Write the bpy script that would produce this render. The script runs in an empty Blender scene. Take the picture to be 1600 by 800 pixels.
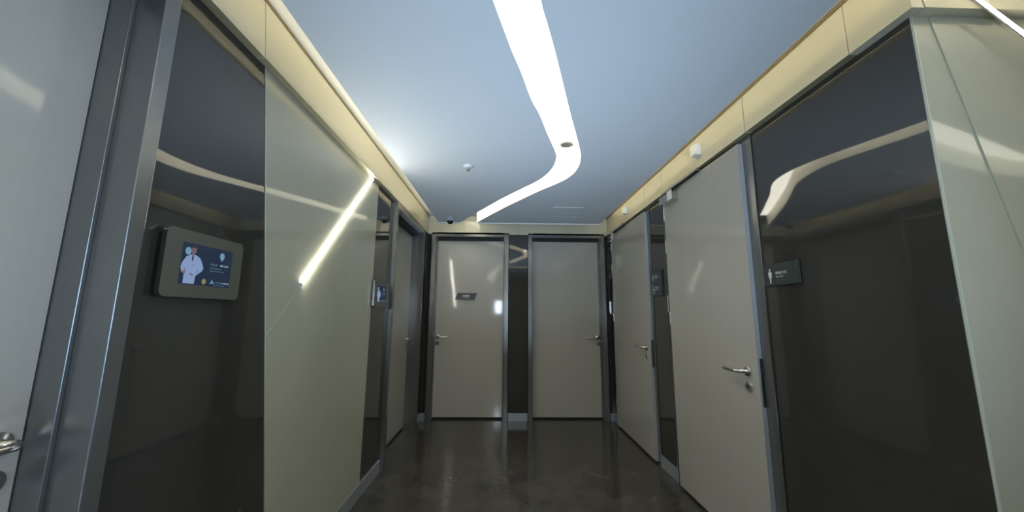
import bpy, bmesh, math, random
from mathutils import Vector, Matrix
random.seed(4)
scene = bpy.context.scene
C = scene.collection

# ------------------------------------------------------------------ camera
FPX, YAW, PITCH, ROLL = 576.02, math.radians(1.2996), math.radians(8.9097), math.radians(0.3986)
EYE = Vector((0, 0, 1.25))
_F = Vector((math.sin(YAW)*math.cos(PITCH), math.cos(YAW)*math.cos(PITCH), math.sin(PITCH)))
_R = Vector((math.cos(YAW), -math.sin(YAW), 0)); _U = _R.cross(_F)
RT = _R*math.cos(ROLL) + _U*math.sin(ROLL); UP = -_R*math.sin(ROLL) + _U*math.cos(ROLL)
cam = bpy.data.cameras.new('camera'); cam.sensor_width = 36; cam.lens = 36*FPX/1600
cam.clip_start = 0.02; cam.clip_end = 60
camo = bpy.data.objects.new('camera', cam); C.objects.link(camo)
camo.matrix_world = Matrix(((RT.x, UP.x, -_F.x, EYE.x), (RT.y, UP.y, -_F.y, EYE.y), (RT.z, UP.z, -_F.z, EYE.z), (0, 0, 0, 1)))
scene.camera = camo
def on_ceiling(px, py, z):                    # a photo pixel on a horizontal surface at height z
    d = _F + RT*((px-800)/FPX) - UP*((py-400)/FPX)
    return EYE + d*((z-EYE.z)/d.z)

# ------------------------------------------------------------------ world, large lights, exposure
w = bpy.data.worlds.new('world'); scene.world = w; w.use_nodes = True
w.node_tree.nodes['Background'].inputs[0].default_value = (0.45, 0.62, 0.9, 1)
w.node_tree.nodes['Background'].inputs[1].default_value = 0.2
def area(name, loc, rot, sx, sy, power, col):
    l = bpy.data.lights.new(name, 'AREA'); l.shape = 'RECTANGLE'; l.size = sx; l.size_y = sy
    l.energy = power; l.color = col
    o = bpy.data.objects.new(name, l); C.objects.link(o); o.location = loc; o.rotation_euler = rot
    return o
COOL = (0.56, 0.76, 1.0)
up = area('ceiling_fill_light', (0.15, -1.1, 0.12), (math.radians(122), 0, 0), 1.5, 0.4, 12, COOL)        # added cool fill behind the viewer, no real fixture, lifts the ceiling
up.data.spread = math.radians(50)
sw = area('side_window_daylight', (4.4, 0.42, 1.4), (math.radians(92), 0, math.radians(98)), 0.8, 1.5, 7.5, (.42, .66, 1.0))
sw.data.spread = math.radians(40)
area('camera_lamp', (-0.13, -0.75, 1.43), (math.radians(90), 0, 0), 0.16, 0.32, 6.0, (0.72, 0.85, 1.0))
vs = scene.view_settings
vs.view_transform = 'Standard'; vs.look = 'None'; vs.gamma = 1; vs.use_curve_mapping = False; vs.exposure = 0.15

# ------------------------------------------------------------------ materials
def new_mat(name):
    m = bpy.data.materials.new(name); m.use_nodes = True
    return m, m.node_tree, m.node_tree.nodes['Principled BSDF']
def mat(name, col, rough=.5, metal=0, ior=1.5, var=0.0, scale=(20, 20, 20), bump=0.0, bscale=200, stretch=None, coat=0, rvar=0):
    m, t, b = new_mat(name)
    b.inputs['Roughness'].default_value = rough; b.inputs['Metallic'].default_value = metal
    b.inputs['IOR'].default_value = ior; b.inputs['Base Color'].default_value = (*col, 1)
    if coat:
        b.inputs['Coat Weight'].default_value = coat; b.inputs['Coat Roughness'].default_value = .04
    tc = t.nodes.new('ShaderNodeTexCoord')
    if var or rvar:
        mp = t.nodes.new('ShaderNodeMapping'); mp.inputs['Scale'].default_value = scale
        t.links.new(tc.outputs['Object'], mp.inputs['Vector'])
        n = t.nodes.new('ShaderNodeTexNoise'); n.inputs['Scale'].default_value = 1; n.inputs['Detail'].default_value = 6
        n.inputs['Roughness'].default_value = .6
        t.links.new(mp.outputs['Vector'], n.inputs['Vector'])
        if var:
            r = t.nodes.new('ShaderNodeValToRGB')
            r.color_ramp.elements[0].position = .2; r.color_ramp.elements[1].position = .8
            r.color_ramp.elements[0].color = (*[c*(1-var) for c in col], 1)
            r.color_ramp.elements[1].color = (*[min(1, c*(1+var)) for c in col], 1)
            t.links.new(n.outputs['Fac'], r.inputs['Fac']); t.links.new(r.outputs['Color'], b.inputs['Base Color'])
        if rvar:
            mr = t.nodes.new('ShaderNodeMapRange'); mr.inputs['To Min'].default_value = max(0, rough-rvar); mr.inputs['To Max'].default_value = rough+rvar
            t.links.new(n.outputs['Fac'], mr.inputs['Value']); t.links.new(mr.outputs['Result'], b.inputs['Roughness'])
    if bump:
        mp2 = t.nodes.new('ShaderNodeMapping'); mp2.inputs['Scale'].default_value = stretch or (bscale,)*3
        t.links.new(tc.outputs['Object'], mp2.inputs['Vector'])
        n2 = t.nodes.new('ShaderNodeTexNoise'); n2.inputs['Scale'].default_value = 1; n2.inputs['Detail'].default_value = 2
        t.links.new(mp2.outputs['Vector'], n2.inputs['Vector'])
        bp = t.nodes.new('ShaderNodeBump'); bp.inputs['Strength'].default_value = bump; bp.inputs['Distance'].default_value = .002
        t.links.new(n2.outputs['Fac'], bp.inputs['Height']); t.links.new(bp.outputs['Normal'], b.inputs['Normal'])
    return m
def glow(name, col, strength, base=(.8, .8, .75)):
    m, t, b = new_mat(name)
    b.inputs['Base Color'].default_value = (*base, 1); b.inputs['Roughness'].default_value = .5
    b.inputs['Emission Color'].default_value = (*col, 1); b.inputs['Emission Strength'].default_value = strength
    return m
M = dict(
    dark=mat('dark_lacquer', (.048, .047, .042), .03, ior=1.7, var=.12, scale=(3, 3, 3)),
    pale=mat('pale_lacquered_glass', (.50, .50, .40), .05, ior=1.52, var=.04, scale=(4, 4, 4)),
    edge=mat('glass_edge', (.50, .56, .47), .25, ior=1.5),
    cream=mat('cream_lacquer', (.66, .62, .47), .06, ior=1.5, var=.03, scale=(2, 2, 2)),
    door=mat('door_laminate', (.48, .465, .415), .07, ior=1.5, var=.025, scale=(60, 60, 1.5), bump=.035, stretch=(4, 4, 1.0)),
    door_edge=mat('door_edge_band', (.40, .43, .46), .3, var=.03),
    frame=mat('frame_metal', (.25, .255, .25), .24, metal=.7, var=.05, bump=.10, bscale=420),
    seal=mat('rubber_seal', (.012, .012, .012), .6, var=.1),
    steel=mat('brushed_steel', (.74, .70, .63), .18, metal=1, var=.05, scale=(200, 20, 20)),
    darksteel=mat('dark_steel', (.10, .10, .10), .3, metal=.9, var=.05),
    skirt=mat('anodised_skirting', (.46, .51, .56), .33, metal=.45, var=.05, scale=(2, 2, 300)),
    ceil=mat('ceiling_paint', (.74, .79, .84), .75, var=.015, scale=(1.5, 1.5, 1.5)),
    white=mat('trough_paint', (.84, .82, .74), .6, var=.02),
    seam=mat('pale_seam', (.55, .60, .52), .3),
    olive=mat('shaded_fascia_foot', (.30, .27, .17), .3, var=.05),  # dim underside of the cream fascia, shade mixed into the colour
    tan=mat('tan_joint', (.20, .155, .075), .4, var=.05),
    plaster=mat('plain_plaster', (.55, .53, .47), .7, var=.05),
    floor=mat('polished_concrete_vinyl', (.062, .056, .046), .13, ior=1.5, var=.5, scale=(5.0, 4.0, 3)),
    plastic=mat('white_plastic', (.88, .88, .85), .4, var=.02),
    grey_plastic=mat('grey_plastic', (.42, .48, .52), .4, var=.02),
    black=mat('black_glossy_dome', (.008, .008, .009), .08, var=.05),
    slate=mat('slate_sign', (.040, .050, .052), .35, var=.08),
    print=mat('white_print', (.72, .75, .75), .5, var=.02),
    faint=mat('raised_dots', (.16, .18, .18), .4, var=.05),
    bezel=mat('olive_grey_bezel', (.135, .138, .110), .32, metal=.25, var=.05),
    chrome=mat('bezel_rim', (.55, .58, .6), .2, metal=1, var=.03),
    trough=glow('lit_trough', (1.0, .96, .82), 6.0),
    trough_dim=glow('lit_trough_dimmed', (1.0, .965, .84), 3.0),
    cove=glow('cove_led', (1.0, .92, .72), 7.0),
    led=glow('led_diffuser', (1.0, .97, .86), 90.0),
    screen=glow('screen_navy', (.004, .013, .034), .8, (.01, .015, .03)),
    coat=glow('screen_white_coat', (.23, .32, .55), .8, (.02, .02, .02)),
    coat2=glow('screen_coat_fold', (.13, .19, .36), .8, (.02, .02, .02)),
    skin=glow('screen_skin', (.17, .13, .14), .8, (.02, .02, .02)),
    hair=glow('screen_hair', (.03, .028, .035), .8, (.02, .02, .02)),
    badge=glow('screen_pale_blue', (.15, .30, .42), .8, (.02, .02, .02)),
    gold=glow('screen_gold', (.22, .21, .07), .8, (.02, .02, .02)),
    stext=glow('screen_text', (.24, .33, .40), .8, (.02, .02, .02)),
    stext2=glow('screen_text_dim', (.08, .14, .20), .8, (.02, .02, .02)),
)

# ------------------------------------------------------------------ builders
WPOS = {}
def link(name, mesh, mats, parent=None, smooth=False):
    o = bpy.data.objects.new(name, mesh); C.objects.link(o)
    for mm in (mats if isinstance(mats, (list, tuple)) else [mats]): mesh.materials.append(M[mm])
    if parent is not None:
        o.parent = parent; o.matrix_parent_inverse = Matrix.Translation(-WPOS[parent.name])
    WPOS[o.name] = Vector((0, 0, 0))
    if smooth:
        for p in mesh.polygons: p.use_smooth = True
    return o
def obj(name, bm, mats, parent=None, smooth=False):
    bmesh.ops.recalc_face_normals(bm, faces=bm.faces[:])
    me = bpy.data.meshes.new(name); bm.to_mesh(me); bm.free()
    return link(name, me, mats, parent, smooth)
def tag(o, label, cat=None, group=None, kind=None):
    o['label'] = label
    if cat: o['category'] = cat
    if group: o['group'] = group
    if kind: o['kind'] = kind
    return o
def empty(name, loc):
    o = bpy.data.objects.new(name, None); C.objects.link(o); o.location = loc; o.empty_display_size = .1
    WPOS[o.name] = Vector(loc); return o
class Plane:                                   # wall frame: u to the viewer's right, n out of the wall, z up
    def __init__(s, o, u, n): s.o, s.u, s.n = Vector(o), Vector(u), Vector(n)
    def __call__(s, u, n, z): return s.o + s.u*u + s.n*n + Vector((0, 0, z))
XL, XR, YE, YF = -0.978, 1.340, 4.583, 1.053
ZB, ZC, ZT = 2.234, 2.321, 2.463               # fascia foot, ceiling, top of coves
PROUD = .035
LEFT = Plane((XL, 0, 0), (0, 1, 0), (1, 0, 0))
RIGHT = Plane((XR, 0, 0), (0, -1, 0), (-1, 0, 0))
END = Plane((0, YE, 0), (1, 0, 0), (0, -1, 0))
FACE = Plane((0, YF, 0), (1, 0, 0), (0, -1, 0))
WORLD = Plane((0, 0, 0), (1, 0, 0), (0, 1, 0))
def box(bm, P, u0, u1, n0, n1, z0, z1, bev=0, mi=0):
    vs_ = [bm.verts.new(P(u, n, z)) for z in (z0, z1) for n in (n0, n1) for u in (u0, u1)]
    fs = []
    for q in ((0, 1, 3, 2), (4, 5, 7, 6), (0, 1, 5, 4), (2, 3, 7, 6), (0, 2, 6, 4), (1, 3, 7, 5)):
        f = bm.faces.new([vs_[i] for i in q]); f.material_index = mi; fs.append(f)
    if bev:
        es = list({e for f in fs for e in f.edges})
        bmesh.ops.bevel(bm, geom=es, offset=bev, segments=2, affect='EDGES', profile=.5)
    return fs
def prism(bm, pts, vec, side=0, front=0):      # polygon extruded along vec
    a = [bm.verts.new(p) for p in pts]; b = [bm.verts.new(Vector(p)+vec) for p in pts]
    f1 = bm.faces.new(a); f2 = bm.faces.new(b); f1.material_index = f2.material_index = front
    n = len(pts)
    for i in range(n):
        f = bm.faces.new([a[i], a[(i+1) % n], b[(i+1) % n], b[i]]); f.material_index = side
    if n > 4: bmesh.ops.triangulate(bm, faces=[f1, f2])
def wprism(bm, P, pts, n0, n1, side=0, front=0):
    prism(bm, [P(u, n0, z) for u, z in pts], P.n*(n1-n0), side, front)
def rrect(u0, u1, z0, z1, r, k=6):
    out = []
    for cx, cz, a0 in ((u1-r, z1-r, 0), (u0+r, z1-r, 90), (u0+r, z0+r, 180), (u1-r, z0+r, 270)):
        for i in range(k+1):
            a = math.radians(a0+90*i/k); out.append((cx+r*math.cos(a), cz+r*math.sin(a)))
    return out
def ellipse(u, z, ru, rz, k=20, a0=0, a1=360):
    return [(u+ru*math.cos(math.radians(a0+(a1-a0)*i/k)), z+rz*math.sin(math.radians(a0+(a1-a0)*i/k))) for i in range(k if a1-a0 == 360 else k+1)]
def tube(bm, pts, r, k=12, caps=True):
    pts = [Vector(p) for p in pts]; rings = []
    ref = None
    for i, p in enumerate(pts):
        d = (pts[min(i+1, len(pts)-1)]-pts[max(i-1, 0)]).normalized()
        if ref is None: ref = Vector((0, 0, 1)) if abs(d.z) < .9 else Vector((1, 0, 0))
        s = d.cross(ref).normalized(); t = s.cross(d).normalized(); ref = t
        rr = r[i] if isinstance(r, (list, tuple)) else r
        rings.append([bm.verts.new(p+(s*math.cos(2*math.pi*j/k)+t*math.sin(2*math.pi*j/k))*rr) for j in range(k)])
    for a, b in zip(rings, rings[1:]):
        for j in range(k): bm.faces.new([a[j], a[(j+1) % k], b[(j+1) % k], b[j]])
    if caps: bm.faces.new(rings[0]); bm.faces.new(rings[-1])
def lathe(bm, base, axis, prof, k=28, mi=None):  # prof = [(radius, distance along axis)]
    axis = Vector(axis); s = axis.orthogonal().normalized(); t = axis.cross(s); rings = []
    for r, h in prof:
        rings.append([bm.verts.new(Vector(base)+axis*h+(s*math.cos(2*math.pi*j/k)+t*math.sin(2*math.pi*j/k))*max(r, 1e-4)) for j in range(k)])
    for i, (a, b) in enumerate(zip(rings, rings[1:])):
        for j in range(k):
            f = bm.faces.new([a[j], a[(j+1) % k], b[(j+1) % k], b[j]])
            if mi: f.material_index = mi[i]
    bm.faces.new(rings[0]); f = bm.faces.new(rings[-1])
    if mi: f.material_index = mi[-1]
def text_into(bm, P, string, u, n, z, size, fat=0, width=None):
    cu = bpy.data.curves.new('lettering', 'FONT'); cu.body = string; cu.size = size; cu.offset = fat
    to = bpy.data.objects.new('lettering', cu); C.objects.link(to); bpy.context.view_layer.update()
    me = bpy.data.meshes.new_from_object(to)
    xs = [v.co.x for v in me.vertices]; k = 1 if not width else width/(max(xs)-min(xs))
    vmap = [bm.verts.new(P(u+v.co.x*k, n, z+v.co.y)) for v in me.vertices]
    for p in me.polygons:
        try: bm.faces.new([vmap[i] for i in p.vertices])
        except ValueError: pass
    bpy.data.objects.remove(to); bpy.data.meshes.remove(me); bpy.data.curves.remove(cu)

# ------------------------------------------------------------------ floor and slabs
bm = bmesh.new(); box(bm, WORLD, -1.35, 5.0, -4.2, 4.9, -.1, 0)
tag(obj('floor', bm, 'floor'), 'dark brown-grey mottled glossy floor of the corridor', 'floor', kind='structure')

# ------------------------------------------------------------------ ceiling with lit trough and perimeter coves
def smooth_line(pts, k=5):
    out = []
    for i in range(len(pts)-1):
        p0, p1, p2, p3 = pts[max(i-1, 0)], pts[i], pts[i+1], pts[min(i+2, len(pts)-1)]
        for j in range(k):
            t = j/k
            out.append(tuple(.5*((2*p1[c])+(-p0[c]+p2[c])*t+(2*p0[c]-5*p1[c]+4*p2[c]-p3[c])*t*t+(-p0[c]+3*p1[c]-3*p2[c]+p3[c])*t**3) for c in (0, 1)))
    return out+[tuple(pts[-1])]
YCE, XCL, XCR, YB = 4.285, XL+.195, XR-.195, -3.95
lpx = [(770, 0), (785, 40), (800, 80), (815, 115), (830, 155), (843.7, 180.5), (855, 208.5), (867, 235.5), (869.5, 246), (866, 258), (857, 270), (840, 282.7), (813, 296), (785, 310), (758, 325), (737, 337), (719.5, 346.6)]
rpx = [(845, 0), (856, 40), (867, 80), (877, 120), (891.7, 180), (900, 210), (906, 234), (907.5, 244.5), (905, 258), (895.5, 271.5), (877.5, 283.5), (840, 299.5), (818, 310), (780, 328.5), (744.5, 346.4)]
le = [tuple(on_ceiling(x, y, ZC).xy) for x, y in lpx]; re_ = [tuple(on_ceiling(x, y, ZC).xy) for x, y in rpx]
le[-1] = (le[-1][0], YCE); re_[-1] = (re_[-1][0], YCE)
le = smooth_line([(-.60, YB), (-.52, -2.2), (-.40, -.7), (-.27, .25), (-.15, .75)]+le)
main_r = [(.33+.0*0 - .62, YB), (-.27, -2.2), (-.17, -.7), (-.08, .05), (.0, .50)]
f2 = [(.06, .86), (.6, .74), (1.4, .56), (2.35, .27), (3.58, -.19), (4.6, -.58)]     # branch trough, edge nearer the pale wall
b2 = [(.02, .60), (.6, .50), (1.4, .32), (2.27, .05), (3.5, -.41), (4.6, -.64)]
re_far = smooth_line([f2[0]]+re_); re_near = smooth_line(main_r+[b2[0]])
f2s = smooth_line(f2); b2s = smooth_line(b2)
LIP = .036
boards = [
    ([(XCL+LIP, YB), (XCL+LIP, YCE)]+le[::-1], 'left'),
    (re_far+[(XCR-LIP, YCE), (XCR-LIP, YF-.195-LIP), (4.6, YF-.195-LIP)]+f2s[::-1][:-1], 'right'),
    (re_near+b2s[1:]+[(4.6, -.72), (XCR, -.72), (XCR, YB)], 'rear'),
]
bm = bmesh.new(); box(bm, WORLD, -1.35, 5.0, -4.2, 4.9, ZT, ZT+.08)
ceiling = tag(obj('ceiling', bm, 'white'), 'blue-grey ceiling floating between lit coves, cut by a curved light trough', 'ceiling', kind='structure')
for pts, nm in boards:
    bm = bmesh.new(); prism(bm, [Vector((x, y, ZC)) for x, y in pts], Vector((0, 0, ZT-ZC)), side=1, front=0)
    obj('ceiling_board', bm, ['ceil', 'white'], ceiling)
# lit top of the trough
def ribbon(bm, a, b, z, n=90):
    def sample(l, n):
        L = [0]
        for p, q in zip(l, l[1:]): L.append(L[-1]+math.dist(p, q))
        out = []; j = 0
        for i in range(n+1):
            s = L[-1]*i/n
            while j < len(L)-2 and L[j+1] < s: j += 1
            t = (s-L[j])/max(1e-9, L[j+1]-L[j]); out.append((l[j][0]+(l[j+1][0]-l[j][0])*t, l[j][1]+(l[j+1][1]-l[j][1])*t))
        return out
    A, B = sample(a, n), sample(b, n)
    va = [bm.verts.new((*p, z)) for p in A]; vb = [bm.verts.new((*p, z)) for p in B]
    for i in range(n): bm.faces.new([va[i], va[i+1], vb[i+1], vb[i]])
bm = bmesh.new(); ribbon(bm, le[20:], re_far, ZT-.006)
obj('light_trough', bm, 'trough', ceiling)['label'] = 'curved warm white lit trough in the ceiling'
for ea, eb in ((le[:21], re_near), (f2s, b2s)):            # the run behind the viewer and the branch into the crossing corridor
    bm = bmesh.new(); ribbon(bm, ea, eb, ZT-.006, 40); obj('light_trough', bm, 'trough_dim', ceiling)
# hidden LED lines on the back of the ceiling boards
def cove(x0, x1, y0, y1, nx, ny):
    # light shelf: thin lip level with the ceiling, low rim towards the wall, LED strip lying on the lip facing up
    bm = bmesh.new(); box(bm, WORLD, x0, x1, y0, y1, ZC, ZC+.008); obj('light_shelf', bm, 'ceil', ceiling)
    r = [x0, x1, y0, y1]; l = [x0, x1, y0, y1]
    if nx: r[0 if nx > 0 else 1] = (x1-.003 if nx > 0 else x0+.003); l[1 if nx > 0 else 0] = (x1-.006 if nx > 0 else x0+.006); l[0 if nx > 0 else 1] += .004*nx
    if ny: r[2 if ny > 0 else 3] = (y1-.003 if ny > 0 else y0+.003); l[3 if ny > 0 else 2] = (y1-.006 if ny > 0 else y0+.006); l[2 if ny > 0 else 3] += .004*ny
    bm = bmesh.new(); box(bm, WORLD, *r, ZC+.008, ZC+.024); obj('shelf_rim', bm, 'white', ceiling)
    bm = bmesh.new(); box(bm, WORLD, *l, ZC+.008, ZC+.014); obj('cove_led_line', bm, 'cove', ceiling)
cove(XCL, XCL+LIP, YB, YCE, -1, 0); cove(XCR-LIP, XCR, YF-.195, YCE, 1, 0); cove(XCR, 4.55, YF-.195-LIP, YF-.195, 0, 1)
bm = bmesh.new(); box(bm, WORLD, XCR-LIP, XCR, YF-.195-LIP, YF-.195, ZC, ZC+.008); obj('light_shelf', bm, 'ceil', ceiling)
# pale edge bead along the far end of the boards, thin dark joint where fascia meets the cove top
for x0, x1 in ((XCL, le[-1][0]), (re_[-1][0], XCR)):
    bm = bmesh.new(); box(bm, WORLD, x0, x1, YCE+.0005, YCE+.014, ZC-.012, ZC+.02, bev=.001); obj('edge_bead', bm, 'plastic', ceiling)
for b_ in ((XL+PROUD+.001, XL+PROUD+.006, YB, YE-PROUD, ZT-.014, ZT-.001), (XR-PROUD-.006, XR-PROUD-.001, YF-PROUD, YE-PROUD, ZT-.020, ZT-.001)):
    bm = bmesh.new(); box(bm, WORLD, *b_); obj('joint_strip', bm, 'tan', ceiling)

# ------------------------------------------------------------------ walls: backing, lacquered panels, fascia
def wall(name, label, boxes, m='plaster'):
    bm = bmesh.new()
    for b in boxes: box(bm, WORLD, *b)
    return tag(obj(name, bm, m), label, 'wall', kind='structure')
wl = wall('wall_left', 'left corridor wall of dark lacquer and pale glass panels under a cream fascia', [(-1.32, -1.165, -4.1, 4.85, 0, ZT)])
wr = wall('wall_right', 'right corridor wall of dark lacquer panels and two washroom doors under a cream fascia', [(1.53, 1.68, YF+.19, 4.85, 0, ZT)])
we = wall('wall_end', 'end wall with two grey doors and dark lacquer strips between', [(-1.32, 1.68, 4.78, 4.88, 0, ZT)])
wf = wall('wall_facing', 'pale lacquered wall facing the viewer at the far right', [(1.53, 4.75, YF+.19, YF+.30, 0, ZT)])
bm = bmesh.new()
box(bm, WORLD, 1.34, 4.75, -1.05, -.90, 0, ZT); box(bm, WORLD, 1.34, 1.49, -4.1, -1.05, 0, ZT)
for b in ((-1.32, 1.34, -4.1, -3.95, 0, ZT),
          (4.6, 4.75, -.90, .0, 0, ZT), (4.6, 4.75, .84, YF+.2, 0, ZT), (4.6, 4.75, .0, .84, 0, .62), (4.6, 4.75, .0, .84, 2.18, ZT)): box(bm, WORLD, *b)
wb = tag(obj('wall_back', bm, 'pale'), 'pale walls behind the viewer around the crossing corridor', 'wall', kind='structure')
PD = -.182
def panel(P, parent, u0, u1, m='dark', z0=0.0, z1=ZB, n=0.0, name='panel'):
    bm = bmesh.new(); box(bm, P, u0, u1, PD, n, z0, z1, bev=.002)
    return obj(name, bm, m, parent)
def fascia(P, parent, u0, u1, z0=ZB, s0=0, s1=0, extra=0):
    # s0, s1: slant of the two joints (change of u per metre of height)
    bm = bmesh.new()
    wprism(bm, P, [(u0, z0), (u1, z0), (u1+s1*(ZT-z0), ZT), (u0+s0*(ZT-z0), ZT)], PD, PROUD+extra)
    if P is LEFT or P is RIGHT:                 # cream underside painted olive, its dimness put into the colour
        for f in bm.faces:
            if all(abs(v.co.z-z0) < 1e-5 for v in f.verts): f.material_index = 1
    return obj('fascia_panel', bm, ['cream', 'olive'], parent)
G = .0015
# left wall
SL = -.1674
def gl(z): return 1.761+SL*z                   # slanted edge of the left glass
panel(LEFT, wl, -3.95, -1.6); panel(LEFT, wl, -1.597, -.10)
bm = bmesh.new(); wprism(bm, LEFT, [(.985, 0), (gl(0)+.02, 0), (gl(ZB)+.02, ZB), (.985, ZB)], PD, 0); obj('panel', bm, 'dark', wl)
panel(LEFT, wl, 2.70, 3.185)
panel(LEFT, wl, 4.372, 4.583)
bm = bmesh.new(); box(bm, LEFT, -.095, .98, PD, -.01, 2.20, ZB); obj('panel', bm, 'dark', wl)
bm = bmesh.new(); box(bm, LEFT, 3.19, 4.37, PD, -.01, 2.20, ZB); obj('panel', bm, 'dark', wl)
bm = bmesh.new(); wprism(bm, LEFT, [(gl(0)+.02, 0), (2.70, 0), (2.70, ZB), (gl(ZB)+.02, ZB)], PD, -.004); obj('panel', bm, 'plaster', wl)
GN = .004
sm = lambda z: 1.57+(z-1.16)*.985              # seam that carries the LED bar
bm = bmesh.new(); wprism(bm, LEFT, [(gl(ZB), ZB-.001), (gl(1.158)+.002, 1.158), (sm(ZB)-.003, ZB-.001)], 0, GN, side=1)
obj('glass_panel', bm, ['pale', 'edge'], wl)['label'] = 'pale glass triangle above the light bar'
bm = bmesh.new(); wprism(bm, LEFT, [(sm(ZB)+.003, ZB-.001), (gl(1.152)+.002, 1.152), (gl(.095), .095), (2.765, .095), (2.765, ZB-.001)], 0, GN, side=1)
obj('glass_panel', bm, ['pale', 'edge'], wl)['label'] = 'large pale glass panel below the light bar'
bm = bmesh.new(); wprism(bm, LEFT, [(gl(1.155)+.004, 1.158), (gl(1.155)+.004, 1.152), (sm(ZB)+.0025, ZB-.002), (sm(ZB)-.0025, ZB-.002)], 0, GN+.0006); obj('seam_strip', bm, 'seam', wl)
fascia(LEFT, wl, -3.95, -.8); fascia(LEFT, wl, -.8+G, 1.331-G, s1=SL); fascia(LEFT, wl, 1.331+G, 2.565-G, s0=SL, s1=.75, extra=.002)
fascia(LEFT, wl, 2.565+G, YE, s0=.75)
# right wall (u = -y)
panel(RIGHT, wr, -1.846, -(YF+.004)); panel(RIGHT, wr, -3.270, -2.993); panel(RIGHT, wr, -4.583, -4.508)
for a, b in ((-2.985, -1.861), (-4.50, -3.286)):
    bm = bmesh.new(); box(bm, RIGHT, a, b, PD, -.01, 2.225, ZB); obj('panel', bm, 'dark', wr)
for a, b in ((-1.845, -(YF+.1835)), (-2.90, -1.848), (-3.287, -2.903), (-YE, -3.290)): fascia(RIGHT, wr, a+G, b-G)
# end wall
panel(END, we, XL, -.905); panel(END, we, .065, .302); panel(END, we, 1.275, XR)
for a, b in ((-.90, .06), (.306, 1.27)):
    bm = bmesh.new(); box(bm, END, a, b, PD, -.01, 2.235, 2.262); obj('panel', bm, 'dark', we)
fascia(END, we, XL+PROUD+.0005, .18-G); fascia(END, we, .18+G, XR-PROUD-.0005)
# wall facing the viewer
SF = -.199
fl = lambda z: 1.841+SF*z
bm = bmesh.new(); box(bm, FACE, XR+.0005, XR+.0055, PD, .002, 0, ZB-.001, bev=.001); obj('corner_profile', bm, 'seam', wf)
bm = bmesh.new(); wprism(bm, FACE, [(XR+.006, 0), (fl(0)+.03, 0), (fl(ZB)+.03, ZB), (XR+.006, ZB)], PD, 0); obj('panel', bm, 'pale', wf)
bm = bmesh.new(); wprism(bm, FACE, [(fl(0)+.03, 0), (4.6, 0), (4.6, ZB), (fl(ZB)+.03, ZB)], PD, -.004); obj('panel', bm, 'plaster', wf)
bm = bmesh.new(); wprism(bm, FACE, [(fl(.095), .095), (3.6, .095), (3.6, ZB-.001), (fl(ZB), ZB-.001)], 0, GN, side=1)
obj('glass_panel', bm, ['pale', 'edge'], wf)
bm = bmesh.new(); wprism(bm, FACE, [(XR-PROUD, ZB), (1.348-G, ZB), (1.348+SF*(ZT-ZB)-G, ZT), (XR-PROUD, ZT)], PD, PROUD); obj('fascia_panel', bm, 'cream', wf)
fascia(FACE, wf, 1.348+G, 4.6, s0=SF, extra=.002)
# fascia over the walls behind
bm = bmesh.new(); box(bm, WORLD, 1.305, 4.6, -.90, -.865, ZB, ZT); obj('fascia_panel', bm, 'cream', wb)

# skirting
def skirting(name, label, P, spans, n=.010):
    o = empty(name, P((spans[0][0]+spans[0][1])/2, 0, 0)); tag(o, label, 'skirting', kind='structure')
    for a, b in spans:
        bm = bmesh.new(); box(bm, P, a, b, -.001, n, 0, .092, bev=.0015); obj('skirting_board', bm, 'skirt', o)
skirting('baseboard_left', 'thin grey metal skirting along the foot of the left wall', LEFT, [(.99, 3.183), (4.374, 4.57)])
skirting('baseboard_right', 'thin grey metal skirting along the foot of the right wall', RIGHT, [(-1.85, -1.07), (-3.276, -2.995), (-4.57, -4.51)])
skirting('baseboard_end', 'pale metal skirting at the foot of the end wall beside the doors', END, [(-.965, -.907), (.067, .300), (1.277, 1.328)])
skirting('baseboard_facing', 'thin metal skirting under the pale wall at far right', FACE, [(1.36, 4.59)])

# ------------------------------------------------------------------ doors
def lever(P, parent, u, n, z, side):
    # side = +1 when the lever points to +u
    bm = bmesh.new()
    lathe(bm, P(u, n, z), P.n, [(.026, 0), (.026, .006), (.0245, .008), (.012, .0085), (.010, .01), (.010, .045)])
    pts = [P(u, n+.045, z)]
    pts += [P(u+side*.012*math.sin(a), n+.045+.012*(1-math.cos(a)), z) for a in (.5, 1.0, 1.57)]
    pts += [P(u+side*t, n+.057-.008*max(0, (t-.06)/.08)**1.5 if t > .06 else n+.057, z) for t in (.03, .05, .07, .09, .11, .13, .142)]
    pts = [P(u, n+.03, z)]+pts
    tube(bm, pts, [.0095]*(len(pts)-1)+[.0085], 12)
    h = obj('handle', bm, 'steel', parent, smooth=True)
    bm = bmesh.new()
    lathe(bm, P(u, n, z-.078), P.n, [(.026, 0), (.026, .006), (.0245, .008), (.010, .0082), (.009, .011)], mi=[0, 0, 0, 1, 1])
    box(bm, P, u-.0015, u+.0015, n+.010, n+.0118, z-.088, z-.078)
    obj('keyhole_rosette', bm, ['steel', 'darksteel'], parent, smooth=False)
def frame_posts(P, parent, u0, u1, zt, fw, n0, n1, head, rebate=None, low=0):
    for a, b in ((u0, u0+fw), (u1-fw, u1)):
        bm = bmesh.new(); box(bm, P, a, b, n0, n1, low, zt, bev=.0025); obj('frame_post', bm, 'frame', parent)
    bm = bmesh.new(); box(bm, P, u0+fw, u1-fw, n0, n1, zt-head, zt, bev=.0025); obj('frame_head', bm, 'frame', parent)
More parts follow.
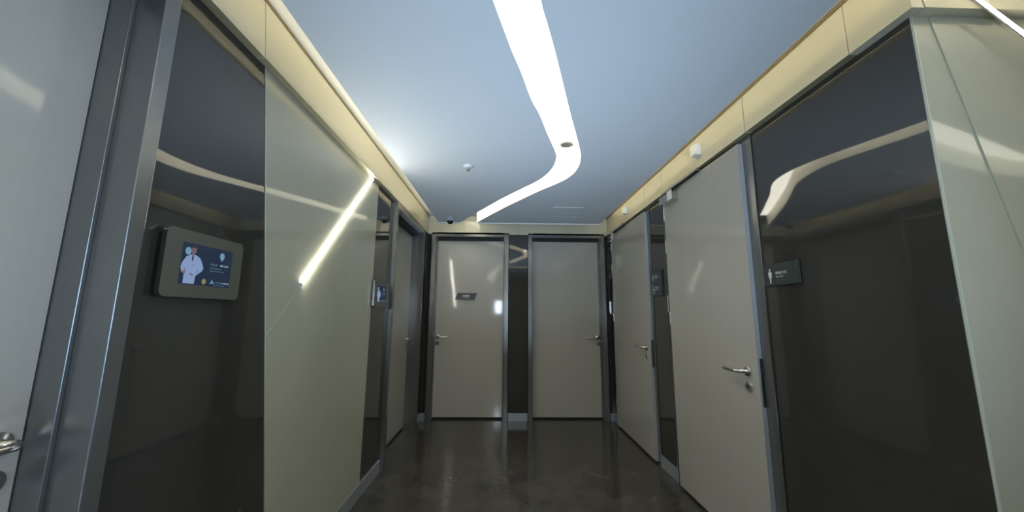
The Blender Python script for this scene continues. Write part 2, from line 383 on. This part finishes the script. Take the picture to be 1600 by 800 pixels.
def recessed_door(name, label, P, u0, u1, zt, handle_u, side, leaf_n=-.105, n1=PROUD, fw=.05):
    d = empty(name, P((u0+u1)/2, 0, 0)); tag(d, label, 'door', kind='structure')
    frame_posts(P, d, u0, u1, zt, fw, PD+.002, n1, .055)
    for a, b in ((u0+fw, u0+fw+.012), (u1-fw-.012, u1-fw)):            # stop with rubber seal half way in
        bm = bmesh.new(); box(bm, P, a, b, PD+.004, -.045, 0, zt-.055, bev=.002); obj('door_stop', bm, 'frame', d)
    bm = bmesh.new(); box(bm, P, u0+fw+.012, u1-fw-.012, PD+.004, -.045, zt-.085, zt-.055, bev=.002); obj('door_stop', bm, 'seal', d)
    bm = bmesh.new(); box(bm, P, u0+fw+.0135, u1-fw-.0135, leaf_n-.04, leaf_n, .022, zt-.087, bev=.0015)
    leaf = obj('leaf', bm, 'door', d)
    bm = bmesh.new(); box(bm, P, u0+fw+.016, u1-fw-.016, leaf_n-.038, leaf_n-.010, .004, .0215); obj('drop_seal', bm, 'seal', leaf)
    lever(P, leaf, handle_u, leaf_n, .965, side)
    return d
recessed_door('door_1', 'bluish-grey door in a dark metal frame, cut by the left picture edge', LEFT, -.09, .972, ZB-.002, .868, -1, n1=.032, fw=.045)
recessed_door('door_2', 'pale door set deep in the left wall beyond the pale glass', LEFT, 3.192, 4.368, ZB-.002, 4.228, -1, n1=.032)
recessed_door('door_3', 'left of the two end doors, with a slanted dark plate on it', END, -.902, .062, 2.258, -.806, 1, leaf_n=-.085)
recessed_door('door_4', 'right of the two end doors, plain leaf with lever at right', END, .304, 1.272, 2.258, 1.180, -1, leaf_n=-.085)
def outward_door(name, label, u0, u1, l0, l1):
    P = RIGHT; d = empty(name, P((u0+u1)/2, 0, 0)); tag(d, label, 'door', kind='structure')
    frame_posts(P, d, u0, u1, ZB-.002, .075, PD+.002, .002, .04)
    bm = bmesh.new(); box(bm, P, u1, u1+.014, PD+.002, -.002, 0, ZB-.003); obj('gap_shadow_strip', bm, 'seal', d)  # black strip filling the gap beside the frame, painted-in shadow
    ln = .027
    bm = bmesh.new(); fs = box(bm, P, l0, l1, -.014+.017, ln, .020, 2.207)
    bm.faces.ensure_lookup_table()
    for f in fs:
        c = f.calc_center_median()
        if abs(c.y-(-l1)) < 1e-4: f.material_index = 1
    leaf = obj('leaf', bm, ['door', 'door_edge'], d)
    bm = bmesh.new(); box(bm, P, u0+.078, u1-.078, -.05, -.002, .004, 2.19); obj('leaf_core', bm, 'seal', d)
    lever(P, leaf, l1-.082, ln, .955, -1)
    # lock face plate on the near edge
    Q = Plane(P(l1, 0, 0), P.n*-1, P.u)
    bm = bmesh.new(); wprism(bm, Q, rrect(-.0165, -.0045, .79, 1.03, .005), .0005, .003)
    for z in (.805, 1.015): lathe(bm, Q(-.0105, .003, z), Q.n, [(.004, 0), (.003, .001)], 10)
    box(bm, Q, -.0145, -.0065, .003, .008, .955, .985, bev=.001)
    obj('lock_plate', bm, 'darksteel', leaf)
    for z in (.28, 1.22, 1.79, 2.06):
        bm = bmesh.new()
        tube(bm, [P(l0-.009, .024, z-.05), P(l0-.009, .024, z+.05)], .009, 12)
        lathe(bm, P(l0-.009, .024, z+.05), (0, 0, 1), [(.0095, 0), (.0095, .003), (.004, .006)], 12)
        box(bm, P, l0-.03, l0-.010, .001, .0045, z-.045, z+.045)
        obj('hinge', bm, 'chrome', d)
    # overhead closer: slide rail on the head, body on the leaf, arm between
    c0 = l0+.02
    bm = bmesh.new(); box(bm, P, c0, c0+.56, .004, .060, 2.210, 2.231, bev=.002)
    cl = obj('closer_rail', bm, 'steel', d)
    bm = bmesh.new(); box(bm, P, c0+.012, c0+.548, .008, .055, 2.2085, 2.2098); obj('rail_slot', bm, 'seal', cl)
    bm = bmesh.new(); box(bm, P, c0+.005, c0+.225, ln+.0005, ln+.052, 2.118, 2.186, bev=.003)
    cb = obj('closer_body', bm, 'steel', d)
    bm = bmesh.new(); lathe(bm, P(c0+.05, ln+.026, 2.1175), (0, 0, -1), [(.008, 0), (.008, .004), (.004, .005)], 14); obj('closer_pivot', bm, 'steel', cb)
    bm = bmesh.new(); box(bm, P, c0+.165, c0+.24, ln+.0525, ln+.058, 2.116, 2.188, bev=.002); obj('closer_cap', bm, 'plastic', cb)
    bm = bmesh.new(); prism(bm, [P(c0+.19, .030, 2.19), P(c0+.215, .030, 2.19), P(c0+.47, .018, 2.19), P(c0+.445, .018, 2.19)], Vector((0, 0, .008)))
    obj('closer_arm', bm, 'darksteel', cb)
    return d
outward_door('door_5', 'large beige washroom door nearest on the right, lever near its right edge', -2.985, -1.861, -2.902, -1.930)
outward_door('door_6', 'beige washroom door on the right wall beside the corner', -4.50, -3.286, -4.405, -3.337)

# rear and side windows (behind the viewer)
def window(name, label, P, u0, u1, z0, z1):
    d = empty(name, P((u0+u1)/2, 0, z0)); tag(d, label, 'window', kind='structure')
    bm = bmesh.new()
    for b in ((u0, u1, z0, z0+.05), (u0, u1, z1-.05, z1), (u0, u0+.05, z0+.05, z1-.05), (u1-.05, u1, z0+.05, z1-.05)): box(bm, P, b[0], b[1], -.10, -.04, b[2], b[3])
    obj('window_frame', bm, 'frame', d)
window('window_1', 'daylight window at the end of the crossing corridor', Plane((4.6, 0, 0), (0, -1, 0), (-1, 0, 0)), -.84, .0, .62, 2.18)

# ------------------------------------------------------------------ LED bars on the seams
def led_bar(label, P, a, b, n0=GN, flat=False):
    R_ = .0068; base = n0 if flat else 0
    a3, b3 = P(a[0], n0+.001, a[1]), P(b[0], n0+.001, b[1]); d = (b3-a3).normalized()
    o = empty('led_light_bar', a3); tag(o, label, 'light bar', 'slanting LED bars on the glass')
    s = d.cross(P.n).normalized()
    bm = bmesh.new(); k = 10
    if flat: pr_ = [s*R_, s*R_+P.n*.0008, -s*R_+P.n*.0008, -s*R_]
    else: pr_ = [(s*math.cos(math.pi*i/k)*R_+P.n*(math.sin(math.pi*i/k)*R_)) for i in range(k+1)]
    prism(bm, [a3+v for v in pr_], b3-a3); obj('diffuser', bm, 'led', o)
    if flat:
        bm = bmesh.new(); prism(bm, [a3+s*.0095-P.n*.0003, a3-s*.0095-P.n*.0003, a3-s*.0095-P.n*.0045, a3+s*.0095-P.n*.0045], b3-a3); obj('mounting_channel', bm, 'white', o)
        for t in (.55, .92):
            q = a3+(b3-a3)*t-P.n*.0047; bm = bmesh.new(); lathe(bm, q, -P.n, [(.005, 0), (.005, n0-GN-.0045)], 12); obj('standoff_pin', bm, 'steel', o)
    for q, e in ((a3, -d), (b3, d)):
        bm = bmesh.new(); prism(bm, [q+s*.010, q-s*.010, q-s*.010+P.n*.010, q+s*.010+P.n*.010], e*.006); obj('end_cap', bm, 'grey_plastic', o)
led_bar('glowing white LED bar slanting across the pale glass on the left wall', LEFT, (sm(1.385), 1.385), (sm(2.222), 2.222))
led_bar('glowing white LED bar slanting across the top right picture corner', FACE, (1.386, 2.395), (2.286, 1.53), n0=PROUD+.006, flat=True)

# ------------------------------------------------------------------ wall displays
def display(label, u0):
    P = LEFT; W, H0, H1 = .308, 1.292, 1.493; u1 = u0+W
    d = empty('door_display', P((u0+u1)/2, 0, H0)); tag(d, label, 'display', 'small wall displays on the left wall')
    bm = bmesh.new(); wprism(bm, P, rrect(u0+.02, u1-.02, H0+.02, H1-.02, .01), .0005, .014); obj('back_box', bm, 'seal', d)
    bm = bmesh.new(); wprism(bm, P, rrect(u0, u1, H0, H1, .018), .014, .027, side=1); obj('bezel', bm, ['bezel', 'chrome'], d)
    s0, s1, z0, z1 = u0+.056, u0+.258, 1.331, 1.456
    bm = bmesh.new(); box(bm, P, s0, s1, .024, .0275, z0, z1); sc = obj('screen', bm, 'screen', d)
    names = ['coat', 'coat2', 'skin', 'hair', 'badge', 'gold', 'stext', 'stext2']
    bm = bmesh.new(); w_, h_ = s1-s0, z1-z0
    layer = [0]
    def shape(pts, m):
        layer[0] += 1; n = .0276+.00003*layer[0]
        f = bm.faces.new([bm.verts.new(P(s0+u*w_, n, z0+v*h_)) for u, v in pts]); f.material_index = names.index(m)
    shape(ellipse(.105, .80, .055, .095), 'badge')
    shape([(.075, .02), (.275, .02), (.285, .22), (.40, .36), (.415, .44), (.365, .60), (.325, .68), (.235, .735), (.17, .735), (.08, .66), (.02, .50), (.005, .40), (.03, .28), (.075, .26)], 'coat')
    shape([(.075, .26), (.095, .24), (.10, .33), (.07, .40)], 'coat2')
    shape([(.30, .28), (.315, .30), (.325, .42), (.305, .36)], 'coat2')
    shape([(.19, .47), (.25, .46), (.25, .475), (.19, .485)], 'coat2')
    shape([(.165, .25), (.235, .21), (.245, .24), (.19, .28)], 'skin')
    shape([(.035, .27), (.085, .25), (.09, .32), (.05, .33)], 'skin')
    shape([(.175, .73), (.225, .72), (.215, .80), (.18, .80)], 'skin')
    shape(ellipse(.205, .845, .046, .085), 'skin')
    shape(ellipse(.205, .875, .05, .085, 14, 10, 170), 'hair')
    shape([(.165, .835), (.248, .835), (.248, .85), (.165, .85)], 'hair')
    shape([(.185, .725), (.205, .725), (.212, .62), (.19, .55), (.178, .62)], 'hair')
    shape(ellipse(.77, .82, .052, .095), 'badge'); shape([(.73, .76), (.81, .76), (.77, .68)], 'badge')
    shape(ellipse(.455, .105, .042, .072), 'gold')
    shape([(.565, .05), (.62, .08), (.675, .07), (.63, .13), (.615, .19), (.60, .12)], 'badge')
    def bars(u, v, lens, h, m):
        for l in lens:
            shape([(u, v), (u+l, v), (u+l, v+h), (u, v+h)], m); u += l+.012
    bars(.745, .545, [.07, .012, .045, .02], .045, 'stext')
    bars(.545, .455, [.05, .035, .06, .05], .026, 'stext2'); bars(.545, .385, [.06, .05, .02, .05, .06], .026, 'stext2')
    bars(.685, .085, [.02, .035, .02, .03], .04, 'stext2'); bars(.83, .085, [.03, .05, .045], .035, 'stext')
    bars(.64, .025, [.05, .06, .03, .07], .022, 'stext2')
    obj('screen_picture', bm, names, sc)['label'] = 'picture of a man in a white coat beside lines of text'
    bm = bmesh.new(); text_into(bm, P, 'Prof. Dr.', s0+.545*w_, .0290, z0+.545*h_, .0085); obj('screen_lettering', bm, 'stext', sc)
    return d
display('small display in an olive-grey bezel on the dark panel nearest the left picture edge', 1.042)
display('small display squeezed between the pale glass and the recessed left door', 2.752)

# ------------------------------------------------------------------ signs
def man(bm, P, u, z, h, n, bars=True):
    bm.faces.new([bm.verts.new(P(a, n, b)) for a, b in ellipse(u, z+.91*h, .075*h, .085*h, 14)])
    body = [(-.15, .40), (-.16, .74), (-.12, .79), (.12, .79), (.16, .74), (.15, .40), (.105, .40), (.09, .62), (.075, .30), (.05, 0), (-.03, 0), (-.05, .30), (-.085, .62), (-.105, .40)]
    fs = bm.faces.new([bm.verts.new(P(u+a*h, n, z+b*h)) for a, b in body]); bmesh.ops.triangulate(bm, faces=[fs])
def plate(bm, P, u0, u1, z0, z1, n0, n1): box(bm, P, u0, u1, n0, n1, z0, z1, bev=.0015)
P = RIGHT
s = empty('washroom_sign', P(-1.735, 0, 1.395)); tag(s, 'dark plate reading ERKEK WC beside the nearest washroom door', 'sign')
bm = bmesh.new(); plate(bm, P, -1.845, -1.618, 1.396, 1.502, .003, .013); obj('plate', bm, 'slate', s)
bm = bmesh.new(); man(bm, P, -1.797, 1.405, .074, .0136); obj('pictogram', bm, 'print', s)['label'] = 'white standing man pictogram'
bm = bmesh.new(); text_into(bm, P, 'ERKEK WC', -1.760, .0136, 1.449, .0165, fat=.0004, width=.072); text_into(bm, P, 'Man WC', -1.758, .0136, 1.432, .0135, width=.046)
obj('lettering', bm, 'print', s)
bm = bmesh.new()
for i, (a, b) in enumerate(((0, 0), (.004, .003), (.008, 0), (.018, .003), (.022, 0), (.034, .003), (.038, .006), (.038, 0), (.046, .003))):
    lathe(bm, P(-1.757+a, .0128, 1.416+b), P.n, [(.0014, 0), (.001, .001)], 8)
obj('raised_dots', bm, 'faint', s)
s = empty('washroom_sign', P(-3.175, 0, 1.408)); tag(s, 'tall dark plate with two pictograms between the two right-hand doors', 'sign')
bm = bmesh.new(); plate(bm, P, -3.282, -3.060, 1.410, 1.632, .004, .014); obj('plate', bm, 'slate', s)
bm = bmesh.new(); man(bm, P, -3.236, 1.533, .070, .0146)
wv = [(-.05, .72), (.05, .72), (.17, .34), (-.17, .34)]
bm.faces.new([bm.verts.new(P(-3.236+a*.07, .0147, 1.533+b*.07)) for a, b in wv])
obj('pictogram', bm, 'print', s)
bm = bmesh.new(); h = .07; u, z = -3.232, 1.433                         # wheelchair user
bm.faces.new([bm.verts.new(P(a, .0146, b)) for a, b in ellipse(u-.008, z+.066, .0065, .007, 12)])
bm.faces.new([bm.verts.new(P(u+a, .0146, z+b)) for a, b in ((-.014, .026), (-.002, .026), (-.002, .056), (-.014, .056))])
bm.faces.new([bm.verts.new(P(u+a, .0147, z+b)) for a, b in ((-.002, .030), (.016, .030), (.022, .004), (.029, .006), (.021, .038), (-.002, .038))])
outer, inner = ellipse(u, z+.017, .021, .021, 24), ellipse(u, z+.017, .0155, .0155, 24)
vo = [bm.verts.new(P(a, .0148, b)) for a, b in outer]; vi = [bm.verts.new(P(a, .0148, b)) for a, b in inner]
for i in range(24): bm.faces.new([vo[i], vo[(i+1) % 24], vi[(i+1) % 24], vi[i]])
obj('pictogram', bm, 'print', s)['label'] = 'wheelchair pictogram'
for z, ls in ((1.580, (.018, .012, .016, .014)), (1.563, (.014, .016, .012, .010)), (1.481, (.02, .012, .018, .014)), (1.464, (.016, .016, .014, .014))):
    u = -3.197; bm = bmesh.new()
    for l in ls: bm.faces.new([bm.verts.new(P(a, .0146, b)) for a, b in ((u, z), (u+l, z), (u+l, z+.0085), (u, z+.0085))]); u += l+.003
    obj('lettering', bm, 'print', s)
P = END
s = empty('door_sign', P(-.46, -.085, 1.43)); tag(s, 'slanted dark plate on the left end door', 'sign')
bm = bmesh.new(); wprism(bm, P, [(-.606, 1.424), (-.362, 1.424), (-.330, 1.503), (-.574, 1.503)], -.0845, -.068)
obj('plate', bm, 'slate', s)
bm = bmesh.new()
for z, ls in ((1.468, (.02, .012, .02, .018)), (1.450, (.016, .014, .02, .012))):
    u = -.505
    for l in ls: bm.faces.new([bm.verts.new(P(a, -.0675, b)) for a, b in ((u, z), (u+l, z), (u+l, z+.010), (u, z+.010))]); u += l+.004
obj('lettering', bm, 'print', s)

# ------------------------------------------------------------------ small fittings
def sensor(label, y, z):
    P = Plane((XR-PROUD, 0, 0), (0, -1, 0), (-1, 0, 0)); u = -y
    o = empty('wall_sensor', P(u, 0, z-.04)); tag(o, label, 'sensor', 'white boxes over the washroom doors')
    bm = bmesh.new(); wprism(bm, P, rrect(u-.034, u+.034, z-.040, z+.040, .006), .0005, .012); obj('base', bm, 'plastic', o)
    bm = bmesh.new()
    a = [P(u+x, .012, z+y_) for x, y_ in rrect(-.034, .034, -.040, .040, .006, 3)]
    b = [P(u+x*.86, .040, z+y_*.86) for x, y_ in rrect(-.034, .034, -.040, .040, .006, 3)]
    va = [bm.verts.new(p) for p in a]; vb = [bm.verts.new(p) for p in b]; k = len(a)
    for i in range(k): bm.faces.new([va[i], va[(i+1) % k], vb[(i+1) % k], vb[i]])
    bm.faces.new(va); bm.faces.new(vb); obj('cover', bm, 'plastic', o)
sensor('larger-looking white box on the fascia over the nearest washroom door', 2.318, 2.345)
sensor('smaller-looking white box on the fascia over the far washroom door', 3.785, 2.345)

p = on_ceiling(731.5, 261, ZC-.008)
o = empty('fire_sprinkler', (p.x, p.y, ZC)); tag(o, 'small white sprinkler head on the left of the ceiling', 'sprinkler')
bm = bmesh.new(); lathe(bm, (p.x, p.y, ZC-.0005), (0, 0, -1), [(.036, 0), (.035, .004), (.022, .012), (.012, .013)]); obj('escutcheon', bm, 'plastic', o, True)
bm = bmesh.new(); lathe(bm, (p.x, p.y, ZC-.0135), (0, 0, -1), [(.008, 0), (.007, .010), (.003, .016)])
for a in (0, math.pi): tube(bm, [(p.x+.008*math.cos(a), p.y, ZC-.014), (p.x+.012*math.cos(a), p.y, ZC-.024), (p.x+.002*math.cos(a), p.y, ZC-.034)], .002, 6)
lathe(bm, (p.x, p.y, ZC-.034), (0, 0, -1), [(.013, 0), (.013, .002)], 16); obj('deflector', bm, 'steel', o)

p = on_ceiling(703.5, 344, ZC-.03)
o = empty('security_camera', (p.x, p.y, ZC)); tag(o, 'small dome camera with black dome on the far left of the ceiling', 'camera')
bm = bmesh.new(); lathe(bm, (p.x, p.y, ZC-.0005), (0, 0, -1), [(.044, 0), (.045, .004), (.045, .034), (.041, .040)]); obj('housing', bm, 'grey_plastic', o, False)
bm = bmesh.new(); lathe(bm, (p.x, p.y, ZC-.0405), (0, 0, -1), [(.037, 0)]+[(.037*math.cos(a), .037*math.sin(a)) for a in (.3, .6, .9, 1.2, 1.45)]); obj('dome', bm, 'black', o, True)

p = on_ceiling(885.5, 226, ZT-.01)
o = empty('round_grille', (p.x, p.y, ZT-.0065)); tag(o, 'small round slatted grille set in the lit ceiling trough', 'grille')
zt = ZT-.0065
bm = bmesh.new(); lathe(bm, (p.x, p.y, zt), (0, 0, -1), [(.052, 0), (.052, .003), (.048, .005), (.047, .003), (.046, .0035)]); obj('ring', bm, 'white', o)
for i in range(7):
    yy = -.036+i*.012; hw = math.sqrt(.045**2-yy*yy)
    bm = bmesh.new(); box(bm, WORLD, p.x-hw, p.x+hw, p.y+yy-.003, p.y+yy+.003, zt-.009, zt-.0045); obj('slat', bm, 'frame', o)

a = on_ceiling(864.5, 323.5, ZC); b = on_ceiling(914, 323.5, ZC); far = on_ceiling(890, 338.5, ZC)
o = empty('access_hatch', ((a.x+b.x)/2, a.y, ZC)); tag(o, 'thin square access hatch in the ceiling above the right end door', 'hatch')
x0, x1, y0, y1 = a.x, b.x, a.y, far.y
for q in ((x0, x1, y0, y0+.012), (x0, x1, y1-.012, y1), (x0, x0+.012, y0+.012, y1-.012), (x1-.012, x1, y0+.012, y1-.012)):
    bm = bmesh.new(); box(bm, WORLD, *q, ZC-.004, ZC-.0003); obj('hatch_frame', bm, 'ceil', o)
bm = bmesh.new(); box(bm, WORLD, x0+.015, x1-.015, y0+.015, y1-.015, ZC-.003, ZC-.0003); obj('hatch_lid', bm, 'ceil', o)
